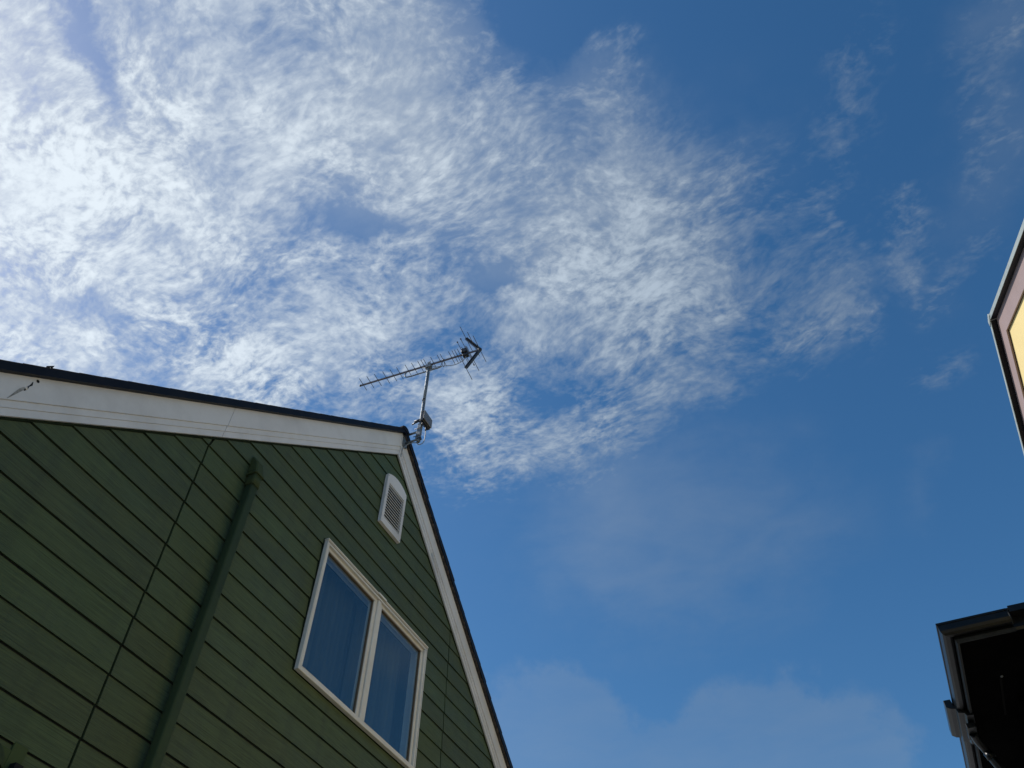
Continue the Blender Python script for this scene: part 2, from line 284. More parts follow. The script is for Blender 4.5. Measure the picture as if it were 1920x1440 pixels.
# ------------------------------------------------------------------ mesh helpers (heights below are above the eye; EYE is added on linking)
class MB:
    def __init__(s): s.v = []; s.f = []; s.m = []; s.sm = []
    def add(s, vs, fs, mi=0, smooth=False):
        o = len(s.v); s.v += [tuple(v) for v in vs]; s.f += [tuple(i + o for i in f) for f in fs]; s.m += [mi]*len(fs); s.sm += [smooth]*len(fs)
    def box(s, a, b, mi=0):
        x0, y0, z0 = (min(a[i], b[i]) for i in range(3)); x1, y1, z1 = (max(a[i], b[i]) for i in range(3))
        s.add([(x0,y0,z0),(x1,y0,z0),(x1,y1,z0),(x0,y1,z0),(x0,y0,z1),(x1,y0,z1),(x1,y1,z1),(x0,y1,z1)],
              [(0,3,2,1),(4,5,6,7),(0,1,5,4),(1,2,6,5),(2,3,7,6),(3,0,4,7)], mi)
    def hexa(s, lo, hi, mi=0):           # lo / hi: four points each, same order
        s.add(list(lo) + list(hi), [(0,3,2,1),(4,5,6,7),(0,1,5,4),(1,2,6,5),(2,3,7,6),(3,0,4,7)], mi)
    def prism(s, prof, fa, fb, mi=0, smooth=False):   # prof: 2D points, fa/fb map a 2D point to 3D at each end
        n = len(prof); A = [fa(p) for p in prof]; B = [fb(p) for p in prof]
        s.add(A + B, [tuple(range(n))[::-1], tuple(range(n, 2*n))], mi)
        s.add(A + B, [(i, (i+1) % n, n + (i+1) % n, n + i) for i in range(n)], mi, smooth)
    def tube(s, pts, r, seg=8, mi=0, caps=True):
        pts = [Vector(p) for p in pts]; rs = r if isinstance(r, (list, tuple)) else [r]*len(pts)
        rings = []; prev = None
        for i, p in enumerate(pts):
            d = (pts[min(i+1, len(pts)-1)] - pts[max(i-1, 0)]).normalized()
            if prev is None: u = d.orthogonal().normalized()
            else: u = (prev - d*prev.dot(d)).normalized()
            prev = u; w = d.cross(u)
            rings.append([p + (u*math.cos(2*math.pi*k/seg) + w*math.sin(2*math.pi*k/seg))*rs[i] for k in range(seg)])
        V = [v for g in rings for v in g]; F = []
        for i in range(len(pts)-1):
            for k in range(seg): a = i*seg + k; b = i*seg + (k+1) % seg; F.append((a, b, b+seg, a+seg))
        s.add(V, F, mi, True)
        if caps: s.add(rings[0], [tuple(range(seg))[::-1]], mi); s.add(rings[-1], [tuple(range(seg))], mi)
    def build(s, name, m, parent=None, bevel=0.0):
        me = bpy.data.meshes.new(name); me.from_pydata([(x, y, z + EYE) for x, y, z in s.v], [], s.f)
        for k in (m if isinstance(m, list) else [m]): me.materials.append(MA[k])
        me.polygons.foreach_set('material_index', s.m); me.polygons.foreach_set('use_smooth', s.sm)
        bm = bmesh.new(); bm.from_mesh(me)
        bmesh.ops.remove_doubles(bm, verts=bm.verts, dist=1e-5); bmesh.ops.recalc_face_normals(bm, faces=bm.faces)
        if bevel: bmesh.ops.bevel(bm, geom=[e for e in bm.edges if len(e.link_faces) == 2 and e.calc_face_angle(0) > 0.5], offset=bevel, segments=1, affect='EDGES', clamp_overlap=True)
        bm.to_mesh(me); bm.free(); me.update()
        o = bpy.data.objects.new(name, me); COL.objects.link(o)
        if parent: 
            o.parent = parent; o.matrix_parent_inverse = WORLDINV[parent.name]
        if parent is None or True: WORLDINV[o.name] = Matrix.Identity(4)
        return o
WORLDINV = {}
def thing(name, label, cat, loc, group=None):
    o = bpy.data.objects.new(name, None); COL.objects.link(o); o.location = loc; o.empty_display_size = 0.3
    o['label'] = label; o['category'] = cat
    if group: o['group'] = group
    WORLDINV[o.name] = Matrix.Translation(loc).inverted()
    return o

# ------------------------------------------------------------------ ground
g = MB(); g.box((-400, -400, -EYE-0.3), (400, 400, -EYE)); go = g.build('ground', 'paving'); go['kind'] = 'structure'

# ================================================================== green house
GX = -3.03                       # outer face of the siding; the wall looks to +X
PIT = R(40.7); TP = math.tan(PIT); CP = math.cos(PIT); SP = math.sin(PIT)
AY = 4.091; AZ = 5.126           # apex of the lower edge of the white rake boards
COURSE = 0.1494; Z0 = 2.573
JOINTS = (2.246, 5.296, -0.80, 8.35)
YMIN, YMAX = -1.15, 9.33; EAVE = AZ - (AY - YMIN)*TP
house = thing('green_house', 'dark green clapboard house with a steep gable and white rake boards, aerial on its peak', 'house', (-7.0, AY, 0))
WIN = (3.436, 4.888, 2.672, 3.655)          # window opening y0,y1,z0,z1
def rake_y(z, side, grow=0.03):                # where the rake boards cover the siding
    h = (AZ + grow/CP - z)/TP
    return AY - h if side < 0 else AY + h
w = MB()
bk = GX - 0.016
def wall_piece(y0, y1, z0, z1): w.box((bk - 0.12, y0, z0), (bk, y1, z1))
wall_piece(YMIN+0.25, WIN[0], -EYE, EAVE+0.2); wall_piece(WIN[1], YMAX-0.25-0.9, -EYE, EAVE+0.2)
wall_piece(WIN[0], WIN[1], -EYE, min(WIN[2], EAVE+0.2))
# gable triangle with the window hole
def gable(z0, z1, y0=None, y1=None):
    a0 = rake_y(z0, -1) if y0 is None else y0; a1 = rake_y(z1, -1) if y0 is None else y0
    b0 = rake_y(z0, 1) if y1 is None else y1; b1 = rake_y(z1, 1) if y1 is None else y1
    w.hexa([(bk-0.12, a0, z0), (bk, a0, z0), (bk, b0, z0), (bk-0.12, b0, z0)], [(bk-0.12, a1, z1), (bk, a1, z1), (bk, b1, z1), (bk-0.12, b1, z1)])
gable(EAVE+0.2, WIN[2]); gable(WIN[2], WIN[3], None, WIN[0]); gable(WIN[2], WIN[3], WIN[1], None); gable(WIN[3], AZ - 0.02)
w.build('wall', 'backing', house)
w = MB(); w.box((-13.0, YMIN+0.35, -EYE), (bk-0.12, YMIN+0.5, EAVE+0.1)); w.box((-13.0, YMAX-0.5-0.9, -EYE), (bk-0.12, YMAX-0.35-0.9, EAVE+0.1)); w.box((-13.1, YMIN+0.35, -EYE), (-13.0, YMAX-0.35-0.9, EAVE+0.1))
w.build('rear_wall', 'green', house)
# clapboards, one object per board length
def clap(segs):
    b = MB()
    for (za, zb, ya0, ya1, yb0, yb1, Zb, Zt) in segs:
        def xf(z): return GX - 0.0075*(z - Zb)/(Zt - Zb)
        uc = 0.0045 if za == Zb else 0.0
        b.hexa([(GX-0.0155, ya0, za+uc), (xf(za), ya0, za), (xf(za), ya1, za), (GX-0.0155, ya1, za+uc)],
               [(GX-0.0155, yb0, zb), (xf(zb), yb0, zb), (xf(zb), yb1, zb), (GX-0.0155, yb1, zb)])
    return b.build('plank', 'siding', house)
def jit(): return random.uniform(-0.0012, 0.0012)
nb = 0
for n in range(-17, 28):
    zb = Z0 - n*COURSE + jit(); zt = zb + COURSE - 0.0068
    if zb < -EYE + 0.05 or zb > AZ: continue
    zt = min(zt, AZ + 0.02)
    cuts = sorted(JOINTS); cols = [(YMIN+0.3, cuts[0]), (cuts[0], cuts[1]), (cuts[1], cuts[2]), (cuts[2], min(cuts[3], YMAX - 1.2))]
    for (c0, c1) in cols:
        c0 += 0.0065; c1 -= 0.0065
        z_sp = [zb] + [z for z in (WIN[2]-0.004, WIN[3]+0.004) if zb + 0.01 < z < zt - 0.01] + [zt]
        pieces = []
        for za, zz in zip(z_sp[:-1], z_sp[1:]):
            mid = 0.5*(za+zz); inwin = WIN[2] < mid < WIN[3]
            la, ra = max(c0, rake_y(za, -1)), min(c1, rake_y(za, 1)); lb, rb = max(c0, rake_y(zz, -1)), min(c1, rake_y(zz, 1))
            if ra <= la + 0.005: continue
            if rb < lb: lb = rb = 0.5*(lb+rb)
            if inwin and la < WIN[0] and ra > WIN[0]: pieces.append((za, zz, la, min(ra, WIN[0]-0.002), lb, min(rb, WIN[0]-0.002), zb, zt, 'l'))
            if inwin and ra > WIN[1] and la < WIN[1]: pieces.append((za, zz, max(la, WIN[1]+0.002), ra, max(lb, WIN[1]+0.002), rb, zb, zt, 'r'))
            if not inwin or ra <= WIN[0] or la >= WIN[1]: pieces.append((za, zz, la, ra, lb, rb, zb, zt, 'f'))
        if not pieces: continue
        if any(p[8] == 'f' for p in pieces): clap([p[:8] for p in pieces]); nb += 1
        else:
            for s in 'lr':
                q = [p[:8] for p in pieces if p[8] == s]
                if q: clap(q); nb += 1
# sealed butt joints
for y in JOINTS[:2]:
    z1 = AZ - abs(AY - y)*TP + 0.01
    s = MB(); s.box((GX-0.0158, y-0.0062, -EYE), (GX-0.0120, y+0.0062, z1)); s.build('joint_sealant', 'sealant_and_shadow', house)
# rake boards: broad white board over two stepped mouldings
FX = -2.995
def rake(side, name):
    # profile in (distance up the board t measured square to the rake, x)
    def at(t, x, z_end=None): pass
    prof = [(0.0, GX-0.012), (0.0, FX-0.020), (0.036, FX-0.020), (0.0366, FX-0.0225), (0.0382, FX-0.0225), (0.039, FX-0.0165), (0.072, FX-0.0165), (0.0726, FX-0.019), (0.0742, FX-0.019), (0.075, FX-0.010), (0.2, FX-0.010), (0.2, GX-0.012)]
    yl = (AY - YMIN) if side < 0 else (YMAX - AY)
    def top(p): t, x = p; return (x, AY + side*0.0005, AZ + t/CP)
    def cut(d):
        def f(p): t, x = p; return (x, AY + side*d - 0*t, AZ + t/CP - d*TP)
        return f
    cuts = [0.0005, 1.795, 1.798, yl] if side < 0 else [0.0005, 2.35, 2.352, yl]
    for a, b in ((cuts[0], cuts[1]), (cuts[2], cuts[3])):
        m = MB(); m.prism(prof, cut(a), cut(b)); m.build(name, 'white', house)
rake(-1, 'rake_board'); rake(1, 'rake_board')
for side, yl in ((-1, AY-YMIN-0.4), (1, YMAX-AY-1.3)):       # dark strip under each board, added as its shadow line
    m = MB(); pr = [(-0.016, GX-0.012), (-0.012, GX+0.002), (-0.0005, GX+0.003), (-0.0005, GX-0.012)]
    m.prism(pr, lambda p: (p[1], AY + side*0.0005, AZ + p[0]/CP), lambda p: (p[1], AY + side*yl, AZ + p[0]/CP - yl*TP)); m.build('rake_shadow', 'sealant_and_shadow', house)
# roof: two slabs whose verge stands a little proud of the boards
for side in (-1, 1):
    yl = (AY - YMIN) if side < 0 else (YMAX - AY)
    yl += 0.15
    m = MB()
    def P2(d, t, x): return (x, AY + side*d, AZ + t/CP - d*TP)
    t0, t1 = 0.2005, 0.242
    m.hexa([P2(0, t0, -13.2), P2(0, t0, FX+0.022), P2(yl, t0, FX+0.022), P2(yl, t0, -13.2)], [P2(0, t1, -13.2), P2(0, t1, FX+0.022), P2(yl, t1, FX+0.022), P2(yl, t1, -13.2)])
    m.build('roof', 'black', house)
# shingle courses stepping along both slopes, their ragged ends showing at the verge
sh = MB()
for side in (-1, 1):
    yl = (AY - YMIN) if side < 0 else (YMAX - AY)
    k = 0; d = 0.03
    while d < yl:
        th = 0.002 if side < 0 else 0.007; j = random.uniform(0, 0.001 if side < 0 else 0.005)
        def Q(dd, t, x): return (x, AY + side*dd, AZ + t/CP - dd*TP)
        sh.hexa([Q(d, 0.2425, -13.2), Q(d, 0.2425, FX+0.020+j), Q(d+0.125, 0.244, FX+0.020+j), Q(d+0.125, 0.244, -13.2)],
                [Q(d, 0.246, -13.2), Q(d, 0.246, FX+0.020+j), Q(d+0.125, 0.246+th, FX+0.020+j), Q(d+0.125, 0.246+th, -13.2)])
        d += 0.118
    # granular underlay edge between board and drip metal
    if side > 0:
        d = 0.02
        while d < yl:
            j = random.uniform(-0.003, 0.005); l = random.uniform(0.02, 0.05)
            sh.hexa([Q(d, 0.190, FX-0.01), Q(d, 0.190, FX+0.010+j), Q(d+l, 0.190, FX+0.010+j), Q(d+l, 0.190, FX-0.01)], [Q(d, 0.2002, FX-0.01), Q(d, 0.2002, FX+0.013+j), Q(d+l, 0.2002, FX+0.013+j), Q(d+l, 0.2002, FX-0.01)])
            d += l + 0.001
o = sh.build('shingles', 'shingle', house); o['kind'] = 'stuff'
m = MB()
rc = [(-0.062, 0.0), (-0.056, 0.030), (-0.02, 0.055), (0.02, 0.055), (0.056, 0.030), (0.062, 0.0)]
zr = AZ + 0.242/CP - 0.042
m.prism(rc, lambda p: (FX+0.028, AY+p[0], zr+p[1]*0.95), lambda p: (-13.25, AY+p[0], zr+p[1]*0.95)); m.build('ridge_cap', 'black', house, 0.004)
# small nib of metal standing on the left verge
m = MB(); d = AY - 1.219; m.tube([(FX+0.01, AY-d, AZ+0.242/CP-d*TP), (FX+0.012, AY-d+0.006, AZ+0.265/CP-d*TP), (FX+0.012, AY-d-0.016, AZ+0.242/CP-d*TP)], 0.006, 6); m.build('roof_nail', 'black', house)
# damage on the left rake board: bored hole, split, flaked chip and a run of grime
def rp(t, d, x=0.0): return (FX - 0.010 + x, AY - d, AZ + t/CP - d*TP)
d0 = AY - 1.205*1.0
m = MB()
c = Vector(rp(0.182, d0 - 0.012, 0.0))
ring = [(c.x+0.0012, c.y + 0.0085*math.cos(a), c.z + 0.0085*math.sin(a)) for a in [i*math.pi/6 for i in range(12)]]
m.add(ring, [tuple(range(12))]); m.build('bored_hole', 'hole', house)
m = MB()
zz = [(0.175, 0.004, 0.0016), (0.16, 0.001, 0.0045), (0.150, 0.007, 0.002), (0.138, 0.010, 0.006), (0.126, 0.014, 0.002)]
for (ta, da, wa), (tb, db, wb) in zip(zz[:-1], zz[1:]):
    a = rp(ta, d0+da, 0.0014); b = rp(tb, d0+db, 0.0014)
    m.add([(a[0], a[1]-wa, a[2]), (a[0], a[1]+wa, a[2]), (b[0], b[1]+wb, b[2]), (b[0], b[1]-wb, b[2])], [(0, 1, 2, 3)])
m.build('split', 'hole', house)
m = MB(); c = Vector(rp(0.140, d0+0.013, 0.0))
ring = [(c.x+0.002, c.y+rr*math.cos(a), c.z+rr*math.sin(a)) for a, rr in [(i*math.pi/5, random.uniform(0.005, 0.009)) for i in range(10)]]
m.add(ring + [(c.x+0.009, c.y, c.z+0.002)], [(i, (i+1) % 10, 10) for i in range(10)]); m.build('flaked_chip', 'white', house)
m = MB(); pts = []
for t_, w_ in ((0.140, 0.006), (0.128, 0.010), (0.11, 0.007), (0.095, 0.004), (0.079, 0.002)):
    q = rp(t_, d0 + 0.020 + (0.137-t_)*0.55, 0.0010); pts.append((q, w_))
for (a, wa), (b, wb) in zip(pts[:-1], pts[1:]): m.add([(a[0], a[1]-wa, a[2]), (a[0], a[1]+wa*0.6, a[2]), (b[0], b[1]+wb*0.6, b[2]), (b[0], b[1]-wb, b[2])], [(0, 1, 2, 3)])
m.build('grime_run', 'stain', house)
# strip of sealing tape that has come loose under the right rake
m = MB(); m.tube([(FX-0.012, 4.815, 4.56), (FX+0.0, 4.842, 4.50), (FX+0.006, 4.875, 4.455), (FX+0.002, 4.92, 4.415)], [0.003, 0.005, 0.004, 0.002], 5); m.build('loose_tape', 'white', house)

# ---- window with two leaves (part > frame members, mullion, sashes, panes)
def W(x, y, z): return (GX + x, y, z)
y0, y1, z0, z1 = WIN
wf = MB()
th = 0.030
for (a, b) in (((y0, z0), (y1, z0+th)), ((y0, z1-th), (y1, z1)), ((y0, z0+th), (y0+th, z1-th)), ((y1-th, z0+th), (y1, z1-th))):
    pass
def ringbox(mb, a, b, c, d, wd, x0, x1, mi=0):
    for (p, q) in (((a, c), (b, c+wd)), ((a, d-wd), (b, d)), ((a, c+wd), (a+wd, d-wd)), ((b-wd, c+wd), (b, d-wd))): mb.box(W(x0, p[0], p[1]), W(x1, q[0], q[1]), mi)
ringbox(wf, y0, y1, z0, z1, 0.008, -0.10, 0.032)
ringbox(wf, y0+0.0115, y1-0.0115, z0+0.0115-0.006, z1-0.0115, 0.0185, -0.10, 0.029)
win = wf.build('window', 'cream', house, 0.0025)
m = MB(); ringbox(m, y0-0.010, y1+0.010, z0-0.014, z1+0.012, 0.0095, -0.012, 0.003); m.build('window_seal', 'sealant_and_shadow', win)
m = MB(); ringbox(m, y0+0.0082, y1-0.0082, z0+0.0082, z1-0.0082, 0.0031, -0.09, 0.022); m.build('frame_groove', 'bead', win)
m = MB(); m.box(W(0.0, y0-0.002, z0-0.010), W(0.034, y1+0.002, z0+0.006)); m.build('sill', 'cream', win, 0.003)
m = MB(); m.box(W(0.0, y0-0.005, z1-0.004), W(0.037, y1+0.005, z1+0.007)); m.build('drip_cap', 'cream', win, 0.002)
ym = 4.165
m = MB(); m.box(W(-0.06, ym-0.020, z0+th-0.006), W(0.026, ym+0.020, z1-th)); m.build('mullion', 'cream', win, 0.004)
m = MB(); m.box(W(0.030, ym-0.05, z1-0.004), W(0.041, ym+0.06, z1+0.012)); m.build('joint_cover', 'cream', win, 0.001)
for (a, b) in ((y0+th+0.001, ym-0.021), (ym+0.021, y1-th-0.001)):
    s = MB(); t2 = 0.026; t3 = 0.034; tb = 0.016; zz0, zz1 = z0+th+0.001-0.008, z1-th-0.001
    tl, tr_ = (t2, t3) if a < 4.0 else (t3, t2)
    for (p, q) in (((a, zz0), (b, zz0+tb)), ((a, zz1-t2), (b, zz1)), ((a, zz0+tb), (a+tl, zz1-t2)), ((b-tr_, zz0+tb), (b, zz1-t2))):
        s.box(W(-0.040, p[0], p[1]), W(0.012, q[0], q[1]))
    sash = s.build('sash', 'cream', win, 0.003)
    s = MB(); i0, i1, j0, j1 = a+tl, b-tr_, zz0+tb, zz1-t2; e = 0.004
    for (p, q) in (((i0, j0), (i1, j0+e)), ((i0, j1-e), (i1, j1)), ((i0, j0+e), (i0+e, j1-e)), ((i1-e, j0+e), (i1, j1-e))):
        s.box(W(-0.014, p[0], p[1]), W(0.004, q[0], q[1]))
    s.build('gasket', 'bead', win)
    s = MB(); s.box(W(-0.009, i0+0.001, j0+0.001), W(-0.005, i1-0.001, j1-0.001)); s.build('pane', 'glass', win)
# drawn curtain and the dim room behind
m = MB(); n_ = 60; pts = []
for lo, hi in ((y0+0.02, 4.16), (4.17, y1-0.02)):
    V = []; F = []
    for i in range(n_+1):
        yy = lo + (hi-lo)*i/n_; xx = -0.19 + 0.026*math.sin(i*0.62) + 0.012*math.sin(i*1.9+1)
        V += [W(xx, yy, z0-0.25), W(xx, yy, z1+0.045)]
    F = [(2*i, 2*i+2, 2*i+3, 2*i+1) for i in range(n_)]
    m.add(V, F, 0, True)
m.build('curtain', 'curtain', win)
m = MB(); X0, X1 = GX-2.4, bk-0.1205
for A, B in (((X0, y0-0.9, z0-1.0), (X0+0.05, y1+0.9, z1+0.05)), ((X0, y0-0.95, z0-1.0), (X1, y0-0.9, z1+0.05)), ((X0, y1+0.9, z0-1.0), (X1, y1+0.95, z1+0.05)), ((X0, y0-0.95, z1+0.06), (X1, y1+0.95, z1+0.10)), ((X0, y0-0.95, z0-0.23), (X1, y1+0.95, z0-1.0))): m.box(A, B)
m.build('room_lining', 'room', house)

# ---- louvred gable vent with an arched head
v = MB(); vy0, vy1, vz0, vz1, vzt = 3.985, 4.293, 4.271, 4.787, 4.838
VX0, VX1 = GX+0.002, GX+0.031
sy0, sy1, sz0, sz1 = 4.020, 4.263, 4.333, 4.710
arc = []
cyv = 0.5*(vy0+vy1); hw = 0.5*(vy1-vy0); rise = vzt - vz1; rad = (hw*hw+rise*rise)/(2*rise)
for i in range(13):
    yy = vy1 - 2*hw*i/12; arc.append((yy, vzt - rad + math.sqrt(rad*rad - (yy-cyv)**2)))
v.prism([(vy0, sz1), (vy1, sz1)] + arc, lambda p: (VX0, p[0], p[1]), lambda p: (VX1, p[0], p[1]))
v.box((VX0, vy0, vz0), (VX1, vy1, sz0)); v.box((VX0, vy0, sz0), (VX1, sy0, sz1)); v.box((VX0, sy1, sz0), (VX1, vy1, sz1))
vent = v.build('gable_vent', 'white', house, 0.0015)
v = MB(); v.box((VX0, sy0, sz0), (VX0+0.003, sy1, sz1)); v.build('insect_mesh', 'hole', vent)
NS = 13; first = None
for i in range(NS):
    zc_ = sz0 + (sz1-sz0)*(i+0.5)/NS; hh = (sz1-sz0)/NS
    if first is None:
        v = MB(); v.hexa([(VX1-0.011, sy0, zc_+0.003), (VX1-0.002, sy0, zc_-0.0055), (VX1-0.002, sy1, zc_-0.0055), (VX1-0.011, sy1, zc_+0.003)],
                         [(VX1-0.011, sy0, zc_+0.0055), (VX1-0.002, sy0, zc_+0.0015), (VX1-0.002, sy1, zc_+0.0015), (VX1-0.011, sy1, zc_+0.0055)])
        first = v.build('slat', 'cream', vent)
    else:
        s = first.copy(); s.location.z += hh*i; COL.objects.link(s)
for yy, zz in ((3.995, 4.775), (4.284, 4.775), (3.997, 4.55), (4.283, 4.55), (3.998, 4.29), (4.283, 4.29)):
    v = MB(); v.tube([(VX1, yy, zz), (VX1+0.002, yy, zz)], 0.0035, 8); v.build('screw', 'cable', vent)

# ---- green downpipe that turns into the wall near its head
def rrect(hw, hh, r, n=4):
    o = []
    for cx, cy, a0 in ((hw-r, hh-r, 0), (-hw+r, hh-r, 90), (-hw+r, -hh+r, 180), (hw-r, -hh+r, 270)):
        for i in range(n+1): a = R(a0 + 90*i/n); o.append((cx + r*math.cos(a), cy + r*math.sin(a)))
    return o
pc = 2.618; px_ = GX + 0.043
prof = rrect(0.030, 0.030, 0.012)
m = MB(); m.prism(prof, lambda p: (px_+p[0], pc+p[1], -EYE), lambda p: (px_+p[0], pc+p[1], 3.482), 0, True)
pipe = m.build('downpipe', 'green', house)
big_ = rrect(0.0345, 0.0345, 0.013)
m = MB(); m.prism(big_, lambda p: (px_+p[0], pc+p[1], 3.43), lambda p: (px_+p[0], pc+p[1], 3.515), 0, True)
m.prism(rrect(0.042, 0.042, 0.014), lambda p: (px_+p[0], pc+p[1], 3.515), lambda p: (px_+p[0], pc+p[1], 3.533), 0, True); m.build('socket', 'green', pipe)
m = MB()
m.hexa([(GX-0.002, pc-0.036, 3.545), (px_+0.036, pc-0.036, 3.534), (px_+0.036, pc+0.036, 3.534), (GX-0.002, pc+0.036, 3.545)],
       [(GX-0.002, pc-0.036, 3.70), (px_+0.008, pc-0.030, 3.635), (px_+0.008, pc+0.030, 3.635), (GX-0.002, pc+0.036, 3.70)])
m.build('elbow', 'green', pipe, 0.008)
for zz in (1.0, -0.3):
    m = MB(); m.prism(rrect(0.0325, 0.0325, 0.012), lambda p: (px_+p[0], pc+p[1], zz), lambda p: (px_+p[0], pc+p[1], zz+0.03), 0, True); m.box((GX-0.005, pc-0.012, zz), (px_, pc+0.012, zz+0.03)); m.build('pipe_bracket', 'green', pipe)

# ---- cover box with hooded outlet, low at the left
m = MB(); m.box((GX-0.01, 1.972, 1.16), (GX+0.002, 2.040, 1.535)); m.box((GX-0.01, 1.70, 1.16), (GX+0.0022, 1.972, 1.50)); cov_ = m.build('cover_plate', 'smooth', house, 0.002)
m = MB(); V = []; F = []
for j in range(7):
    a = R(90*j/6)
    for i in range(13):
        b_ = R(180*i/12); V.append((GX+0.006+0.085*math.sin(a)*math.sin(b_)*1.0, 1.865+0.085*math.cos(b_)*math.sin(a) if j else 1.865, 1.40 + 0.095*math.cos(a)))
for j in range(6):
    for i in range(12): F.append((j*13+i, j*13+i+1, (j+1)*13+i+1, (j+1)*13+i))
m.add(V, F, 0, True); m.tube([(GX+0.0, 1.865, 1.33), (GX+0.075, 1.865, 1.33)], 0.055, 16); m.build('vent_hood', 'green', cov_)
m = MB(); m.box((GX, 1.992, 1.415), (GX+0.035, 2.03, 1.455)); m.build('clip', 'hole', cov_)

# ================================================================== roof aerial
SA = 1.053
BO = Vector((-2.859, 4.140, 0.0)); baz = R(86.3)
bd = Vector((math.sin(baz), math.cos(baz), 0)); el = Vector((-bd.y, bd.x, 0)); up = Vector((0, 0, 1))
aerial = thing('tv_aerial', 'many element television aerial on a galvanised mast bracketed to the peak of the green gable', 'aerial', (BO.x, BO.y, 5.26+EYE))
BZ = 6.392
def bp(s, dz=0.0, e=0.0): v = BO + bd*(s*SA) + el*e; return (v.x, v.y, BZ + dz)
m = MB()
PL = Vector((FX+0.003, 4.137, 5.33))
m.prism(rrect(0.030, 0.085, 0.02), lambda p: (PL.x-0.004, PL.y+p[0], PL.z+p[1]), lambda p: (PL.x+0.002, PL.y+p[0], PL.z+p[1]))
br = m.build('wall_plate', 'galv', aerial)
for dz in (0.105, -0.105):
    m = MB(); m.tube([(PL.x, PL.y-0.004, PL.z+dz*0.35), (PL.x+0.012, PL.y-0.004, PL.z+dz*0.62)], 0.005, 6); m.build('bolt', 'alu', br)
for zz in (5.300, 5.405):
    m = MB(); m.tube([(PL.x, 4.139, zz), (BO.x+0.004, 4.139, zz)], 0.0105, 10); m.build('bracket_arm', 'galv', aerial)
m = MB(); m.tube([(BO.x-0.006, 4.139, 5.300), (BO.x+0.026, 4.139, 5.300)], 0.017, 12); m.build('end_plug', 'plastic', aerial)
m = MB(); m.tube([(BO.x, BO.y, 5.262), (BO.x, BO.y, 5.80)], 0.0155, 12); m.tube([(BO.x, BO.y, 5.80), (BO.x, BO.y, 5.815)], 0.0175, 12); m.tube([(BO.x, BO.y, 5.815), (BO.x-0.004, BO.y, 6.385)], 0.0135, 12); mast = m.build('mast', 'galv', aerial)
m = MB(); m.hexa([(BO.x-0.03, BO.y-0.014, 5.31), (BO.x+0.017, BO.y-0.014, 5.262), (BO.x+0.017, BO.y+0.014, 5.262), (BO.x-0.03, BO.y+0.014, 5.31)],
                 [(BO.x-0.018, BO.y-0.017, 5.50), (BO.x+0.018, BO.y-0.017, 5.50), (BO.x+0.018, BO.y+0.017, 5.50), (BO.x-0.018, BO.y+0.017, 5.50)]); m.build('mast_clamp', 'galv', aerial, 0.003)
for zz in (5.33, 5.43):
    m = MB(); m.tube([(BO.x-0.045, BO.y-0.02, zz), (BO.x+0.04, BO.y-0.02, zz)], 0.0035, 6); m.build('bolt', 'alu', aerial)
# amplifier box strapped to the mast
m = MB(); bx0 = BO.x+0.020
m.box((bx0, BO.y-0.055, 5.485), (bx0+0.036, BO.y+0.085, 5.600)); amp = m.build('amplifier_box', 'plastic', aerial, 0.005)
m = MB(); m.box((bx0+0.0365, BO.y-0.058, 5.500), (bx0+0.048, BO.y+0.088, 5.612)); m.box((bx0+0.0, BO.y-0.058, 5.6005), (bx0+0.0364, BO.y+0.088, 5.612)); m.build('lid', 'greyp', amp, 0.004)
m = MB(); m.tube([(BO.x-0.085, BO.y-0.012, 5.520), (BO.x-0.05, BO.y-0.016, 5.528), (BO.x+0.025, BO.y-0.02, 5.535)], [0.006, 0.0085, 0.011], 8); m.tube([(BO.x-0.06, BO.y-0.02, 5.545), (BO.x+0.03, BO.y-0.02, 5.55)], 0.007, 8); m.tube([(BO.x-0.012, BO.y, 5.53), (BO.x-0.012, BO.y, 5.50)], 0.006, 8); m.build('box_strap', 'plastic', amp)
for dy, l in ((-0.03, 0.03), (0.0, 0.022), (0.035, 0.045)):
    m = MB(); m.tube([(bx0+0.02, BO.y+dy, 5.476), (bx0+0.02, BO.y+dy, 5.476-l)], 0.0075, 8); m.build('connector', 'plastic', amp)
def spline(ctrl, n=8):
    o = []; c = [Vector(p) for p in ctrl]; c = [c[0]*2-c[1]] + c + [c[-1]*2-c[-2]]
    for i in range(1, len(c)-2):
        for k in range(n):
            t = k/n; a, b, d, e = c[i-1:i+3]
            o.append(0.5*((2*b) + (d-a)*t + (2*a-5*b+4*d-e)*t*t + (-a+3*b-3*d+e)*t**3))
    o.append(c[-2]); return o
m = MB(); m.tube(spline([(bx0+0.02, BO.y+0.035, 5.44), (bx0+0.024, BO.y+0.035, 5.36), (bx0+0.018, BO.y+0.03, 5.275), (bx0-0.012, BO.y+0.01, 5.235), (BO.x-0.02, BO.y-0.0, 5.262), (PL.x+0.04, BO.y, 5.283), (PL.x+0.01, BO.y-0.01, 5.25), (FX+0.004, BO.y-0.03, 5.20), (FX+0.002, BO.y-0.036, 5.10)]), 0.0042, 6); m.build('feed_cable', 'cable', aerial)
